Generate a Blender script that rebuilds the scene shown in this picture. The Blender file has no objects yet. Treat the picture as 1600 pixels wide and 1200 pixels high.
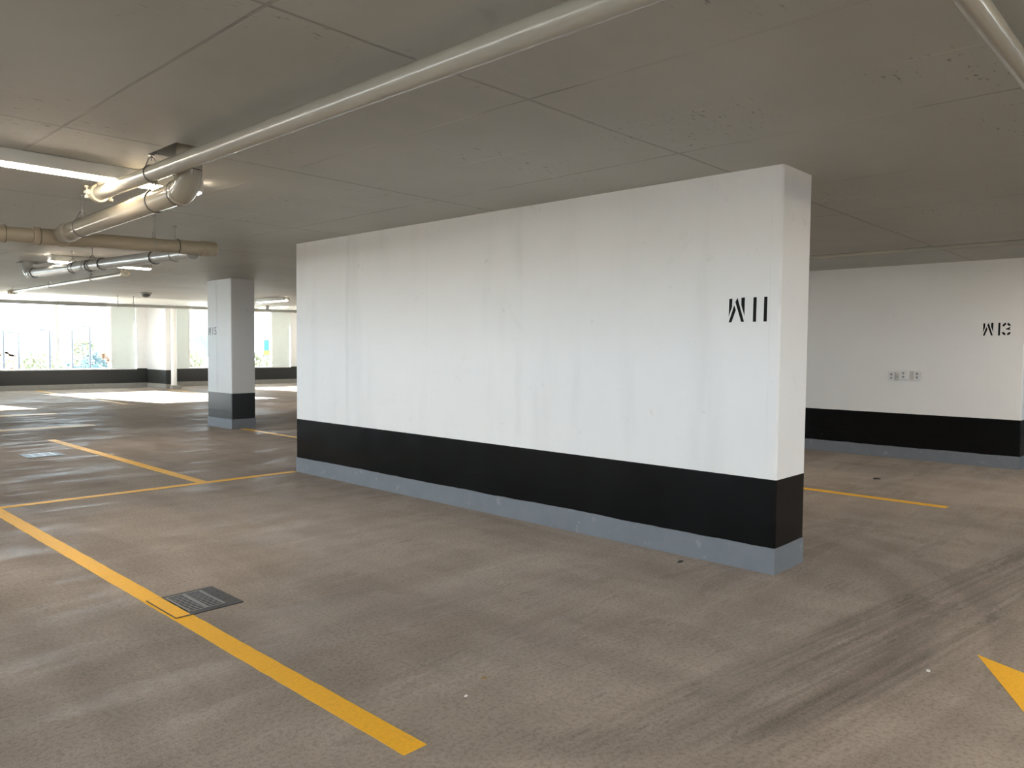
import bpy, bmesh, math, random
from mathutils import Vector, Matrix, Quaternion
PI = math.pi
scene = bpy.context.scene
C = scene.collection
rnd = random.Random(7)

# ------------------------------------------------------------------ node helpers
class G:
    def __init__(s, name):
        s.m = bpy.data.materials.new(name); s.m.use_nodes = True
        s.t = s.m.node_tree; s.t.nodes.clear()
        s.out = s.t.nodes.new('ShaderNodeOutputMaterial')
        s._co = None
    def n(s, typ, **kw):
        nd = s.t.nodes.new(typ)
        for k, v in kw.items(): setattr(nd, k, v)
        return nd
    def link(s, a, b): s.t.links.new(a, b)
    def put(s, sock, v):
        if isinstance(v, bpy.types.NodeSocket): s.link(v, sock)
        else: sock.default_value = v
    def co(s):
        if s._co is None: s._co = s.n('ShaderNodeTexCoord').outputs['Object']
        return s._co
    def xyz(s, v=None):
        nd = s.n('ShaderNodeSeparateXYZ'); s.link(v or s.co(), nd.inputs[0]); return nd.outputs
    def vec(s, x, y, z):
        nd = s.n('ShaderNodeCombineXYZ')
        for i, q in enumerate((x, y, z)): s.put(nd.inputs[i], q)
        return nd.outputs[0]
    def f(s, op, a, b=0.0, c=0.0):
        nd = s.n('ShaderNodeMath', operation=op)
        s.put(nd.inputs[0], a); s.put(nd.inputs[1], b)
        if len(nd.inputs) > 2: s.put(nd.inputs[2], c)
        return nd.outputs[0]
    def step(s, v, lo, hi, a=0.0, b=1.0):          # smooth map range
        nd = s.n('ShaderNodeMapRange', interpolation_type='SMOOTHSTEP')
        s.put(nd.inputs[0], v); s.put(nd.inputs[1], lo); s.put(nd.inputs[2], hi); s.put(nd.inputs[3], a); s.put(nd.inputs[4], b)
        return nd.outputs[0]
    def noise(s, vec=None, scale=1.0, detail=3.0, rough=.5, dist=0.0):
        nd = s.n('ShaderNodeTexNoise'); s.link(vec or s.co(), nd.inputs['Vector'])
        nd.inputs['Scale'].default_value = scale; nd.inputs['Detail'].default_value = detail
        nd.inputs['Roughness'].default_value = rough; nd.inputs['Distortion'].default_value = dist
        return nd.outputs[0]
    def scale(s, v, k):
        nd = s.n('ShaderNodeVectorMath', operation='MULTIPLY'); s.put(nd.inputs[0], v); nd.inputs[1].default_value = k
        return nd.outputs[0]
    def mix(s, fac, a, b):
        nd = s.n('ShaderNodeMix', data_type='RGBA')
        s.put(nd.inputs[0], fac)
        for i, q in ((6, a), (7, b)):
            s.put(nd.inputs[i], q if isinstance(q, bpy.types.NodeSocket) else (q[0], q[1], q[2], 1))
        return nd.outputs[2]
    def bump(s, h, strength=.2, dist=.01):
        nd = s.n('ShaderNodeBump'); s.link(h, nd.inputs['Height'])
        nd.inputs['Strength'].default_value = strength; nd.inputs['Distance'].default_value = dist
        return nd.outputs[0]
    def bsdf(s, col, rough=.5, metal=0.0, normal=None, spec=.5, emit=None, estr=0.0, coat=0.0):
        p = s.n('ShaderNodeBsdfPrincipled')
        s.put(p.inputs['Base Color'], col if isinstance(col, bpy.types.NodeSocket) else (col[0], col[1], col[2], 1))
        s.put(p.inputs['Roughness'], rough); s.put(p.inputs['Metallic'], metal)
        p.inputs['Specular IOR Level'].default_value = spec
        p.inputs['Coat Weight'].default_value = coat
        if normal: s.link(normal, p.inputs['Normal'])
        if emit:
            p.inputs['Emission Color'].default_value = (*emit, 1); p.inputs['Emission Strength'].default_value = estr
        s.link(p.outputs[0], s.out.inputs[0])
        return s.m

def simple(name, col, rough=.5, metal=0.0, var=.08, scale=9.0, spec=.5, emit=None, estr=0.0, coat=0.0):
    g = G(name)
    n = g.noise(scale=scale, detail=4)
    c = g.mix(n, tuple(q * (1 - var) for q in col), tuple(q * (1 + var) for q in col))
    return g.bsdf(c, rough, metal, spec=spec, emit=emit, estr=estr, coat=coat)

# ------------------------------------------------------------------ materials
def m_floor():
    g = G('traffic_coating'); o = g.xyz(); x, y = o[0], o[1]
    big = g.noise(scale=.45, detail=4, rough=.55)
    mid = g.noise(scale=2.2, detail=5, rough=.6, dist=.4)
    # wheel streaks running along the bays and along the aisle
    sy = g.noise(g.scale(g.co(), (2.6, .35, 1)), scale=1.0, detail=4, rough=.55, dist=.5)
    sx = g.noise(g.scale(g.co(), (.3, 3.2, 1)), scale=1.0, detail=4, rough=.55, dist=.3)
    fine = g.noise(scale=110, detail=3, rough=.7)
    k = g.f('ADD', g.f('MULTIPLY', big, .30), g.f('MULTIPLY', mid, .22))
    k = g.f('ADD', k, g.f('ADD', g.f('MULTIPLY', sy, .26), g.f('MULTIPLY', sx, .22)))
    k = g.step(k, .38, .62)
    col = g.mix(k, (.252, .216, .194), (.412, .360, .321))
    # dark tyre tracks sweeping along the aisle in front of the wall end
    tt = g.f('ADD', y, g.f('MULTIPLY', g.f('SUBTRACT', x, 3.1), .145))
    band = g.f('MULTIPLY', g.step(tt, .85, 1.25), g.step(tt, 1.70, 1.76, 1, 0))
    band = g.f('MULTIPLY', band, g.step(x, 1.6, 3.0))
    st = g.noise(g.vec(g.f('MULTIPLY', x, .5), g.f('MULTIPLY', tt, 22.0), 0.0), scale=1.0, detail=3, rough=.6)
    band = g.f('MULTIPLY', band, g.step(st, .30, .70, .15, 1.0))
    # second, curved pair turning round the wall corner
    r = g.f('SQRT', g.f('ADD', g.f('POWER', g.f('SUBTRACT', x, 3.9), 2.0), g.f('POWER', g.f('SUBTRACT', y, 3.6), 2.0)))
    arc = g.f('MULTIPLY', g.step(r, 2.32, 2.40), g.step(r, 2.52, 2.62, 1, 0))
    arc2 = g.f('MULTIPLY', g.step(r, 2.78, 2.84), g.step(r, 2.93, 3.05, 1, 0))
    arc = g.f('MULTIPLY', g.f('ADD', arc, arc2), g.step(y, 2.6, 1.9))
    marks = g.f('MINIMUM', g.f('ADD', g.f('MULTIPLY', band, .55), g.f('MULTIPLY', arc, .22)), 1.0)
    marks = g.f('MULTIPLY', marks, g.step(mid, .25, .6, .5, 1.0))
    col = g.mix(marks, col, (.045, .040, .037))
    # fine grit
    grit = g.step(fine, .25, .75)
    g2 = g.step(g.noise(scale=48, detail=3, rough=.7), .42, .68)
    col = g.mix(g.f('MULTIPLY', grit, .42), col, (.36, .33, .30))
    col = g.mix(g.f('MULTIPLY', g2, .34), col, (.085, .074, .066))
    # pale scuffs
    sc = g.step(g.noise(g.scale(g.co(), (.9, 2.6, 1)), scale=1.3, detail=5, rough=.65, dist=1.2), .62, .78)
    col = g.mix(g.f('MULTIPLY', sc, .22), col, (.30, .285, .265))
    h = g.f('ADD', g.f('MULTIPLY', fine, 1.0), g.f('MULTIPLY', mid, .5))
    nrm = g.bump(h, .6, .005)
    # rough coating: mostly diffuse, with worn glossy streaks
    d = g.n('ShaderNodeBsdfDiffuse'); g.link(col, d.inputs[0]); d.inputs[1].default_value = .3; g.link(nrm, d.inputs['Normal'])
    gl = g.n('ShaderNodeBsdfGlossy'); gl.inputs[0].default_value = (1, 1, 1, 1); g.link(nrm, gl.inputs['Normal'])
    wet = g.noise(g.scale(g.co(), (.55, .9, 1)), scale=1.0, detail=6, rough=.68, dist=.9)
    wet2 = g.noise(g.scale(g.co(), (.7, 3.4, 1)), scale=1.0, detail=5, rough=.65, dist=.4)
    w = g.f('ADD', g.f('MULTIPLY', wet, .5), g.f('MULTIPLY', wet2, .5))
    g.link(g.step(w, .44, .62, .40, .16), gl.inputs['Roughness'])
    mx = g.n('ShaderNodeMixShader'); g.link(g.step(w, .46, .64, .012, .09), mx.inputs[0])
    g.link(d.outputs[0], mx.inputs[1]); g.link(gl.outputs[0], mx.inputs[2]); g.link(mx.outputs[0], g.out.inputs[0]); return g.m

def m_ceiling():
    g = G('painted_slab'); o = g.xyz(); x, y = o[0], o[1]
    wob = g.f('MULTIPLY', g.f('SUBTRACT', g.noise(scale=.8, detail=2), .5), .05)
    def lines(v, x0, p, w):
        u = g.f('ADD', g.f('DIVIDE', g.f('SUBTRACT', g.f('ADD', v, wob), x0), p), .5)
        d = g.f('MULTIPLY', g.f('ABSOLUTE', g.f('SUBTRACT', g.f('FRACT', u), .5)), p)
        return g.step(d, w * .35, w, 1, 0)
    lx = lines(x, 1.43, 1.40, .012); ly = lines(y, 2.58, 2.27, .014)
    ln = g.f('MAXIMUM', g.f('MULTIPLY', lx, g.step(g.noise(scale=.9, detail=2), .30, .55)), g.f('MULTIPLY', ly, g.step(g.noise(scale=.55, detail=2), .22, .42)))
    cl = g.noise(scale=.6, detail=4, rough=.6)
    col = g.mix(g.step(cl, .3, .7), (.43, .432, .395), (.50, .50, .46))
    col = g.mix(g.f('MULTIPLY', g.step(g.noise(g.scale(g.co(), (.25, 3.0, 1)), scale=1.5, detail=3), .45, .75), .25), col, (.50, .475, .43))
    col = g.mix(g.f('MULTIPLY', ln, .55), col, (.17, .155, .135))
    lt = g.f('MULTIPLY', lines(x, 2.13, .70, .007), g.step(g.noise(scale=1.3, detail=2), .42, .60))
    col = g.mix(g.f('MULTIPLY', lt, .5), col, (.72, .70, .64))
    # bug holes and mould specks in loose clusters
    msk = g.step(g.noise(scale=.9, detail=2), .50, .64)
    sp = g.step(g.noise(g.scale(g.co(), (16, 44, 1)), scale=1.0, detail=3, rough=.6), .63, .69)
    col = g.mix(g.f('MULTIPLY', g.f('MULTIPLY', msk, sp), .7), col, (.07, .065, .055))
    h = g.f('ADD', g.f('MULTIPLY', ln, -1.0), g.f('MULTIPLY', g.noise(scale=6, detail=4), .25))
    return g.bsdf(col, .55, normal=g.bump(h, .35, .012), spec=.3)

def m_wall(name, tint=(.81, .795, .77), stains=(), amount=1.0):
    g = G(name); o = g.xyz(); y, z = o[1], o[2]
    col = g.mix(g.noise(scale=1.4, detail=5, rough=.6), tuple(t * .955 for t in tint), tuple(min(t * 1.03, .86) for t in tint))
    wide = g.noise(g.vec(g.f('MULTIPLY', o[0], 1.5), g.f('MULTIPLY', y, 1.5), g.f('MULTIPLY', z, .22)), scale=1.6, detail=4, rough=.6)
    col = g.mix(g.f('MULTIPLY', g.step(wide, .50, .78), .16 * amount), col, (.55, .54, .51))
    spot = g.step(g.noise(scale=9, detail=4, rough=.6), .66, .76)
    col = g.mix(g.f('MULTIPLY', spot, .18 * amount), col, (.45, .44, .42))
    patch = g.step(g.noise(scale=2.3, detail=6, rough=.7, dist=1.0), .60, .74)
    col = g.mix(g.f('MULTIPLY', patch, .15 * amount), col, (.52, .515, .49))
    wb = g.f('MULTIPLY', g.f('SUBTRACT', g.noise(g.vec(0.0, 0.0, z), scale=2.5, detail=3), .5), .06)
    for (sy, w, st) in stains:
        d = g.f('ABSOLUTE', g.f('SUBTRACT', g.f('ADD', y, wb), sy))
        s_ = g.f('MULTIPLY', g.step(d, w * .3, w, 1, 0), g.step(g.noise(g.vec(0.0, g.f('MULTIPLY', y, 8.0), g.f('MULTIPLY', z, 2.0)), scale=1.0, detail=4), .34, .62, .15, 1))
        col = g.mix(g.f('MULTIPLY', s_, st), col, (.40, .40, .38))
    h = g.f('ADD', g.noise(scale=3.0, detail=5, rough=.6), g.f('MULTIPLY', spot, -.4))
    return g.bsdf(col, .5, normal=g.bump(h, .12, .006), spec=.4)

def m_black(name='black_paint', pits=False, spec=.2, rr=.13):
    g = G(name); o = g.xyz()
    col = g.mix(g.noise(scale=3, detail=5, rough=.65), (.0025, .0028, .003), (.0055, .006, .0065))
    if pits:
        p = g.step(g.noise(scale=26, detail=2), .735, .765)
        col = g.mix(g.f('MULTIPLY', p, g.step(g.noise(scale=1.6), .5, .6)), col, (.25, .23, .18))
    seam = g.f('ABSOLUTE', g.f('SUBTRACT', o[2], g.f('ADD', .315, g.f('MULTIPLY', g.noise(scale=1.1, detail=3), .05))))
    h = g.f('ADD', g.noise(scale=3.5, detail=6, rough=.62), g.step(seam, .004, .014, .9, 0))
    rough = g.f('ADD', rr, g.f('MULTIPLY', g.noise(scale=5, detail=5), .16))
    return g.bsdf(col, rough, normal=g.bump(h, .05, .008), spec=spec)

def m_base(name='grey_base_paint'):
    g = G(name)
    col = g.mix(g.noise(scale=5, detail=5, rough=.65), (.135, .147, .165), (.195, .208, .228))
    col = g.mix(g.f('MULTIPLY', g.step(g.noise(scale=11, detail=4), .62, .72), .35), col, (.34, .345, .35))
    return g.bsdf(col, .5, normal=g.bump(g.noise(scale=25, detail=4), .3, .004), spec=.45)

def m_yellow(name='yellow_road_paint', worn=.22, col0=(.93, .51, .035)):
    g = G(name)
    w = g.noise(scale=5, detail=6, rough=.7)
    col = g.mix(g.noise(scale=60, detail=3), tuple(q * .82 for q in col0), tuple(q * 1.12 for q in col0))
    col = g.mix(g.step(w, .56, .76, 0, worn), col, (.25, .20, .13))
    return g.bsdf(col, .5, normal=g.bump(g.noise(scale=150, detail=2), .35, .003), spec=.15)

def m_glass():
    g = G('window_glass')
    t = g.n('ShaderNodeBsdfTransparent'); t.inputs[0].default_value = (.97, .985, .98, 1)
    s = g.n('ShaderNodeBsdfGlossy'); s.inputs['Roughness'].default_value = .02
    fr = g.n('ShaderNodeFresnel'); fr.inputs[0].default_value = 1.25
    mx = g.n('ShaderNodeMixShader'); g.link(fr.outputs[0], mx.inputs[0]); g.link(t.outputs[0], mx.inputs[1]); g.link(s.outputs[0], mx.inputs[2])
    g.link(mx.outputs[0], g.out.inputs[0]); return g.m

def m_leaf(name, a, b):
    g = G(name)
    col = g.mix(g.noise(scale=1.7, detail=4), a, b)
    d = g.n('ShaderNodeBsdfDiffuse'); g.link(col, d.inputs[0])
    tr = g.n('ShaderNodeBsdfTranslucent'); g.link(col, tr.inputs[0])
    mx = g.n('ShaderNodeMixShader'); mx.inputs[0].default_value = .4
    g.link(d.outputs[0], mx.inputs[1]); g.link(tr.outputs[0], mx.inputs[2]); g.link(mx.outputs[0], g.out.inputs[0]); return g.m

FLOOR = m_floor(); CEIL = m_ceiling()
WALLM = m_wall('white_wall_paint', stains=((7.13, .06, .17), (4.55, .06, .10), (5.79, .012, .06), (7.8, .10, .06), (2.27, .008, .08)), amount=1.5)
WALLR = m_wall('white_wall_paint_right', amount=.6)
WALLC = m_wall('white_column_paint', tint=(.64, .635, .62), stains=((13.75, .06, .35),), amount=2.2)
WALLB = m_wall('white_wall_paint_back', tint=(.83, .845, .845), amount=.3)
BLACK = m_black(); BLACKC = m_black('black_paint_column', False, .6, .24); BLACKB = simple('black_paint_lit', (.028, .029, .028), .4, spec=.3); BLACKP = m_black('black_paint_chipped', True); BASE = m_base()  # BLACKB is lightened to carry the glare of the sunlit floor
YEL = m_yellow(); YWORN = m_yellow('yellow_road_paint_worn', .75, (.60, .34, .06))
INK = simple('stencil_black', (.004, .004, .004), .6, spec=.15)
INKW = simple('stencil_black_faded', (.055, .056, .058), .5)
PAINTED = simple('cream_pipe_paint', (.43, .415, .355), .2, var=.05, scale=4, coat=.15)
PVC = simple('cream_pvc', (.37, .335, .265), .16, var=.05, scale=3, coat=.3)
PVCG = simple('grey_pvc', (.36, .36, .335), .30, var=.05, scale=3, coat=.1)
PVCD = simple('tan_pvc', (.35, .30, .22), .38, var=.07, scale=3)
IRONC = simple('cream_cast_coupling', (.62, .56, .42), .38, var=.1)
STEEL = simple('zinc_steel', (.33, .32, .30), .35, .8)
DARKST = simple('dark_band_steel', (.10, .095, .085), .45, .5)
GRATE = simple('cast_iron', (.042, .044, .050), .45, .2, var=.25, scale=30)
BARS = simple('worn_grate_iron', (.36, .37, .39), .32, .35, var=.2, scale=30)
PITSHADE = simple('drain_shade', (.006, .006, .006), .8)  # near-black paint standing in for shade in the drain hollows
HOUS = simple('fixture_housing', (.70, .68, .62), .45, var=.03)
LENS = simple('lit_diffuser', (.9, .88, .82), .4, emit=(1.0, .84, .66), estr=46.0)
LENSC = simple('lit_diffuser_white', (.9, .9, .88), .4, emit=(1.0, .86, .70), estr=40.0)
DOME = simple('grey_plastic', (.18, .18, .17), .4)
PLATE = simple('galvanised_plate', (.72, .72, .71), .4, .1, var=.1)
SLOT = simple('dark_slot', (.30, .30, .29), .6)
ALU = simple('white_aluminium', (.84, .86, .87), .35, .0, var=.04)
PANEL = simple('pale_green_panel', (.74, .82, .80), .4, var=.02)
WPIPE = simple('white_downpipe', (.82, .83, .82), .35, var=.03)
CONC = simple('bare_concrete', (.30, .29, .27), .8, var=.2)
GLASS = m_glass()

# ------------------------------------------------------------------ mesh helpers
def B(): return bmesh.new()
def box(bm, x0, x1, y0, y1, z0, z1):
    v = [bm.verts.new(p) for p in ((x0,y0,z0),(x1,y0,z0),(x1,y1,z0),(x0,y1,z0),(x0,y0,z1),(x1,y0,z1),(x1,y1,z1),(x0,y1,z1))]
    for f in ((0,3,2,1),(4,5,6,7),(0,1,5,4),(1,2,6,5),(2,3,7,6),(3,0,4,7)): bm.faces.new([v[i] for i in f])
    return bm
def bbox(bm, x0, x1, y0, y1, z0, z1, r=.01, seg=2):
    t = B(); box(t, x0, x1, y0, y1, z0, z1)
    bmesh.ops.bevel(t, geom=t.edges[:], offset=r, segments=seg, profile=.5, affect='EDGES')
    merge(bm, t); return bm
def merge(bm, t, M=None):
    if M is not None: t.transform(M)
    me = bpy.data.meshes.new('tmp'); t.to_mesh(me); t.free(); bm.from_mesh(me); bpy.data.meshes.remove(me)
def tube(bm, pts, r, seg=20, cap=True):
    pts = [Vector(p) for p in pts]; n = len(pts)
    rs = r if isinstance(r, (list, tuple)) else [r] * n
    tan = []
    for i in range(n):
        t = Vector((0, 0, 0))
        if i: t += (pts[i] - pts[i-1]).normalized() if (pts[i] - pts[i-1]).length > 1e-9 else Vector()
        if i < n - 1: t += (pts[i+1] - pts[i]).normalized() if (pts[i+1] - pts[i]).length > 1e-9 else Vector()
        tan.append(t.normalized())
    up = Vector((0, 0, 1)) if abs(tan[0].z) < .9 else Vector((1, 0, 0))
    a = tan[0].cross(up).normalized(); rings = []
    for i in range(n):
        if i:
            q = tan[i-1].rotation_difference(tan[i]); a = (q @ a).normalized()
        b = tan[i].cross(a).normalized()
        rings.append([bm.verts.new(pts[i] + rs[i] * (math.cos(2*PI*k/seg) * a + math.sin(2*PI*k/seg) * b)) for k in range(seg)])
    for i in range(n - 1):
        for k in range(seg):
            bm.faces.new((rings[i][k], rings[i][(k+1) % seg], rings[i+1][(k+1) % seg], rings[i+1][k]))
    if cap: bm.faces.new(rings[0][::-1]); bm.faces.new(rings[-1])
    return bm
def ring(bm, c, d, r, w, seg=20):                      # collar of width w around a pipe with axis d
    c = Vector(c); d = Vector(d).normalized() * w / 2
    e = d * .15
    return tube(bm, [c - d, c - d + e, c + d - e, c + d], [r * .985, r, r, r * .985], seg)
def loop(bm, c, d, R, r=.006, seg=28, a0=0, a1=2*PI):  # thin torus hanger loop round axis d
    c = Vector(c); d = Vector(d).normalized()
    a = d.cross(Vector((0, 0, 1))).normalized(); b = a.cross(d)
    tube(bm, [c + R * (math.cos(a0 + (a1-a0)*k/seg) * a + math.sin(a0 + (a1-a0)*k/seg) * b) for k in range(seg+1)], r, 6, cap=False)
def prism(bm, poly, axis, v0, v1):
    """extrude a 2-D polygon; axis 'x': poly is (y,z); axis 'z': poly is (x,y)"""
    def P(p, v): return (v, p[0], p[1]) if axis == 'x' else (p[0], p[1], v)
    a = [bm.verts.new(P(p, v0)) for p in poly]; b = [bm.verts.new(P(p, v1)) for p in poly]; n = len(poly)
    bm.faces.new(a[::-1]); bm.faces.new(b)
    for i in range(n): bm.faces.new((a[i], a[(i+1) % n], b[(i+1) % n], b[i]))
def lathe(bm, c, prof, seg=28):
    rings = []
    for r, z in prof: rings.append([bm.verts.new((c[0] + r*math.cos(2*PI*k/seg), c[1] + r*math.sin(2*PI*k/seg), c[2] + z)) for k in range(seg)])
    for i in range(len(rings) - 1):
        for k in range(seg): bm.faces.new((rings[i][k], rings[i][(k+1) % seg], rings[i+1][(k+1) % seg], rings[i+1][k]))
    bm.faces.new(rings[0]); bm.faces.new(rings[-1])
def obj(name, bm, mat, parent=None, smooth=False):
    bmesh.ops.recalc_face_normals(bm, faces=bm.faces[:])
    if smooth:
        for f in bm.faces: f.smooth = True
        for e in bm.edges:
            if len(e.link_faces) == 2 and e.calc_face_angle(0) > .6: e.smooth = False
    me = bpy.data.meshes.new(name); bm.to_mesh(me); bm.free(); me.materials.append(mat)
    o = bpy.data.objects.new(name, me); C.objects.link(o)
    if parent:
        o.parent = parent
        o.matrix_parent_inverse = Matrix.Translation(-Vector(parent.location))
    return o
def tag(o, label, cat, group=None, kind=None):
    o['label'] = label; o['category'] = cat
    if group: o['group'] = group
    if kind: o['kind'] = kind
    return o
def thing(name, label, cat, loc, group=None, kind=None):
    o = bpy.data.objects.new(name, None); o.location = loc; C.objects.link(o); o.empty_display_size = .1
    return tag(o, label, cat, group, kind)
def struct(name, bm, mat, label, cat, parent=None):
    o = obj(name, bm, mat, parent); o['kind'] = 'structure'
    if not parent: o['label'] = label; o['category'] = cat
    return o

H = 2.73; HH = 2.95; YS = 20.7; YW = 28.8; XL, XR = -7.0, 26.0; YB = -8.0
# ------------------------------------------------------------------ floor and ceiling
bm = B(); box(bm, XL - .3, XR + .3, YB - .3, YW + .3, -.25, 0)
struct('floor', bm, FLOOR, 'brown grey coated concrete garage floor with tyre marks', 'floor')

def slab(bm, x0, x1, y0, y1, z0, z1, holes, rec):
    xs = sorted({x0, x1, *[h[0] for h in holes], *[h[1] for h in holes]}); ys = sorted({y0, y1, *[h[2] for h in holes], *[h[3] for h in holes]})
    for i in range(len(xs) - 1):
        for j in range(len(ys) - 1):
            hole = any(h[0] <= xs[i] and xs[i+1] <= h[1] and h[2] <= ys[j] and ys[j+1] <= h[3] for h in holes)
            box(bm, xs[i], xs[i+1], ys[j], ys[j+1], z0 + (rec if hole else 0), z1)
bm = B(); slab(bm, XL - .3, XR + .3, YB - .3, YS, H, H + .35, [(2.0, 2.345, 4.70, 5.09), (3.26, 3.56, 12.9, 13.35)], .13)
bmesh.ops.remove_doubles(bm, verts=bm.verts[:], dist=1e-5)
bm2 = B(); box(bm2, XL - .3, XR + .3, YS, YW + 2.35, HH, HH + .3); merge(bm, bm2)  # raised part runs past the windows as an added overhang trimming the sun
struct('ceiling', bm, CEIL, 'grey painted concrete slab ceiling with formwork joints', 'ceiling')

# ------------------------------------------------------------------ painted wall piers
def base_strip(bm, x0, x1, y0, y1, z1, jit=.005):
    """base coat a little proud of the wall, with a hand-cut wavy top edge"""
    r = random.Random(int(x0 * 100)); p = .005
    x0 -= p; x1 += p; y0 -= p; y1 += p
    pts = []
    def run(a, b):
        n = max(2, int((Vector(b) - Vector(a)).length / .06))
        for i in range(n): pts.append((a[0] + (b[0]-a[0])*i/n, a[1] + (b[1]-a[1])*i/n))
    run((x0,y0),(x1,y0)); run((x1,y0),(x1,y1)); run((x1,y1),(x0,y1)); run((x0,y1),(x0,y0))
    n = len(pts); w = 0; lo = []; hi = []
    for q in pts:
        w = w * .8 + r.uniform(-jit, jit)
        lo.append(bm.verts.new((q[0], q[1], 0))); hi.append(bm.verts.new((q[0], q[1], z1 + w * .6)))
    for i in range(n): bm.faces.new((lo[i], lo[(i+1) % n], hi[(i+1) % n], hi[i]))
    cx, cy = (x0+x1)/2, (y0+y1)/2
    ins = [bm.verts.new((q[0] + (.02 if q[0] < cx else -.02) * (1 if x0+.001 >= q[0] or q[0] >= x1-.001 else 0),
                         q[1] + (.02 if q[1] < cy else -.02) * (1 if y0+.001 >= q[1] or q[1] >= y1-.001 else 0), z1)) for q in pts]
    for i in range(n): bm.faces.new((hi[i], hi[(i+1) % n], ins[(i+1) % n], ins[i]))
def pier(root_name, mat, x0, x1, y0, y1, bt, gt, black, label, cat, kind='structure'):
    bm = B(); box(bm, x0, x1, y0, y1, bt, H)
    bmesh.ops.bevel(bm, geom=[e for e in bm.edges if abs(e.verts[0].co.z - e.verts[1].co.z) > .1], offset=.012, segments=1, affect='EDGES')
    if kind == 'structure': root = struct(root_name, bm, mat, label, cat)
    else:
        root = thing(root_name, label, cat, ((x0+x1)/2, (y0+y1)/2, 0), kind='thing'); obj('shaft', bm, mat, root)
    bm = B(); box(bm, x0 - .001, x1 + .001, y0 - .001, y1 + .001, .02, bt)
    bmesh.ops.bevel(bm, geom=[e for e in bm.edges if abs(e.verts[0].co.z - e.verts[1].co.z) > .1], offset=.012, segments=1, affect='EDGES')
    o = obj('black_band', bm, black, root); o['label'] = 'glossy black painted band'
    bm = B(); base_strip(bm, x0, x1, y0, y1, gt); o = obj('base_band', bm, BASE, root); o['label'] = 'blue grey painted foot strip'
    return root
# stencil glyphs, unit height, drawn left to right
W_ = [[(0,.967),(.135,.975),(.127,.63),(-.01,.24)], [(.225,.70),(.30,.50),(.118,0),(-.01,-.008)],
      [(.367,1.0),(.275,.832),(.55,.008),(.675,.008)], [(.542,1.0),(.69,1.008),(.69,.25),(.542,.70)]]
ONE = [[(.0,1.0),(.135,1.0),(.125,0),(-.01,0)]]
def arc(cx, cy, rx, ry, a0, a1, t=.155, n=7):
    o = [(cx + rx*math.cos(math.radians(a0+(a1-a0)*i/n)), cy + ry*math.sin(math.radians(a0+(a1-a0)*i/n))) for i in range(n+1)]
    i_ = [(cx + (rx-t)*math.cos(math.radians(a0+(a1-a0)*i/n)), cy + (ry-t)*math.sin(math.radians(a0+(a1-a0)*i/n))) for i in range(n+1)]
    return o + i_[::-1]
THREE = [arc(.29,.74,.28,.26,100,185), arc(.29,.74,.28,.26,75,5), [(.26,.55),(.40,.60),(.56,.68),(.50,.53),(.57,.42),(.42,.46),(.26,.47)][:7],
         arc(.29,.27,.30,.27,-5,-75), arc(.29,.27,.30,.27,-105,-180)]
FIVE = [[(.05,1),(.5,1),(.5,.87),(.05,.87)], [(.05,.84),(.17,.84),(.17,.55),(.05,.5)], arc(.25,.32,.3,.32,120,20), arc(.25,.32,.3,.32,5,-80), arc(.25,.32,.3,.32,-100,-165)]
def stencil(parent, x, ytop_left, z0, h, glyphs, mat):
    bm = B()
    for gl, off in glyphs:
        for poly in gl: prism(bm, [(ytop_left - (p[0]*h + off), z0 + p[1]*h) for p in poly], 'x', x - .0012, x + .001)
    o = obj('stencil_lettering', bm, mat, parent); o['label'] = 'black stencilled bay number'
wm = pier('wall_middle', WALLM, 4.9, 5.36, 2.194, 8.197, .64, .177, BLACK, 'long white free-standing wall stencilled W11 with black lower band', 'wall')
stencil(wm, 4.9, 2.562, 1.70, .166, [(W_, 0), (ONE, .178), (ONE, .254)], INK)
wr = pier('wall_right', WALLR, 11.65, 12.1, 1.97, 8.2, .64, .165, BLACKP, 'white wall stencilled W13 at the right behind the near wall', 'wall')
stencil(wr, 11.65, 2.435, 1.735, .166, [(W_, 0), (ONE, .172), (THREE, .215)], INK)
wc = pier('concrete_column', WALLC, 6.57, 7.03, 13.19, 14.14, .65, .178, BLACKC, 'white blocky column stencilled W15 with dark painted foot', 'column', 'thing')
stencil(wc, 6.57, 14.09, 1.715, .145, [(W_, 0), (ONE, .17), (FIVE, .245)], INKW)

# ------------------------------------------------------------------ outer walls
bm = B()
bays = [(-7.0,), ]
WIN = [(-5.9, -2.47), (.30, 3.73), (6.50, 9.93), (12.70, 16.13), (18.9, 22.33)]     # glazed openings
SP = .82                                                                              # opaque side panels beside each
prev = XL - .3
for a, b in WIN:
    box(bm, prev, a - SP, YW, YW + .25, .66, HH); prev = b + SP + .02
box(bm, prev, XR + .3, YW, YW + .25, .66, HH)
box(bm, XL - .3, XR + .3, YW + .0, YW + .25, .17, .655)
wb = struct('wall_back', bm, WALLB, 'outer wall with wide windows at the far side', 'wall')
bm = B(); box(bm, XL - .3, XR + .3, YW - .006, YW + .01, .172, .655)
for a, b in WIN: box(bm, b + SP + .02, min(b + SP + 1.15, XR), YW - .008, YW + .01, .60, .69)
o = obj('black_band', bm, BLACKB, wb); o['label'] = 'black painted band under the windows'
bm = B(); box(bm, XL - .3, XR + .3, YW - .035, YW + .01, .0, .172); o = obj('base_band', bm, CONC, wb); o['label'] = 'grey concrete curb'

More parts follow.
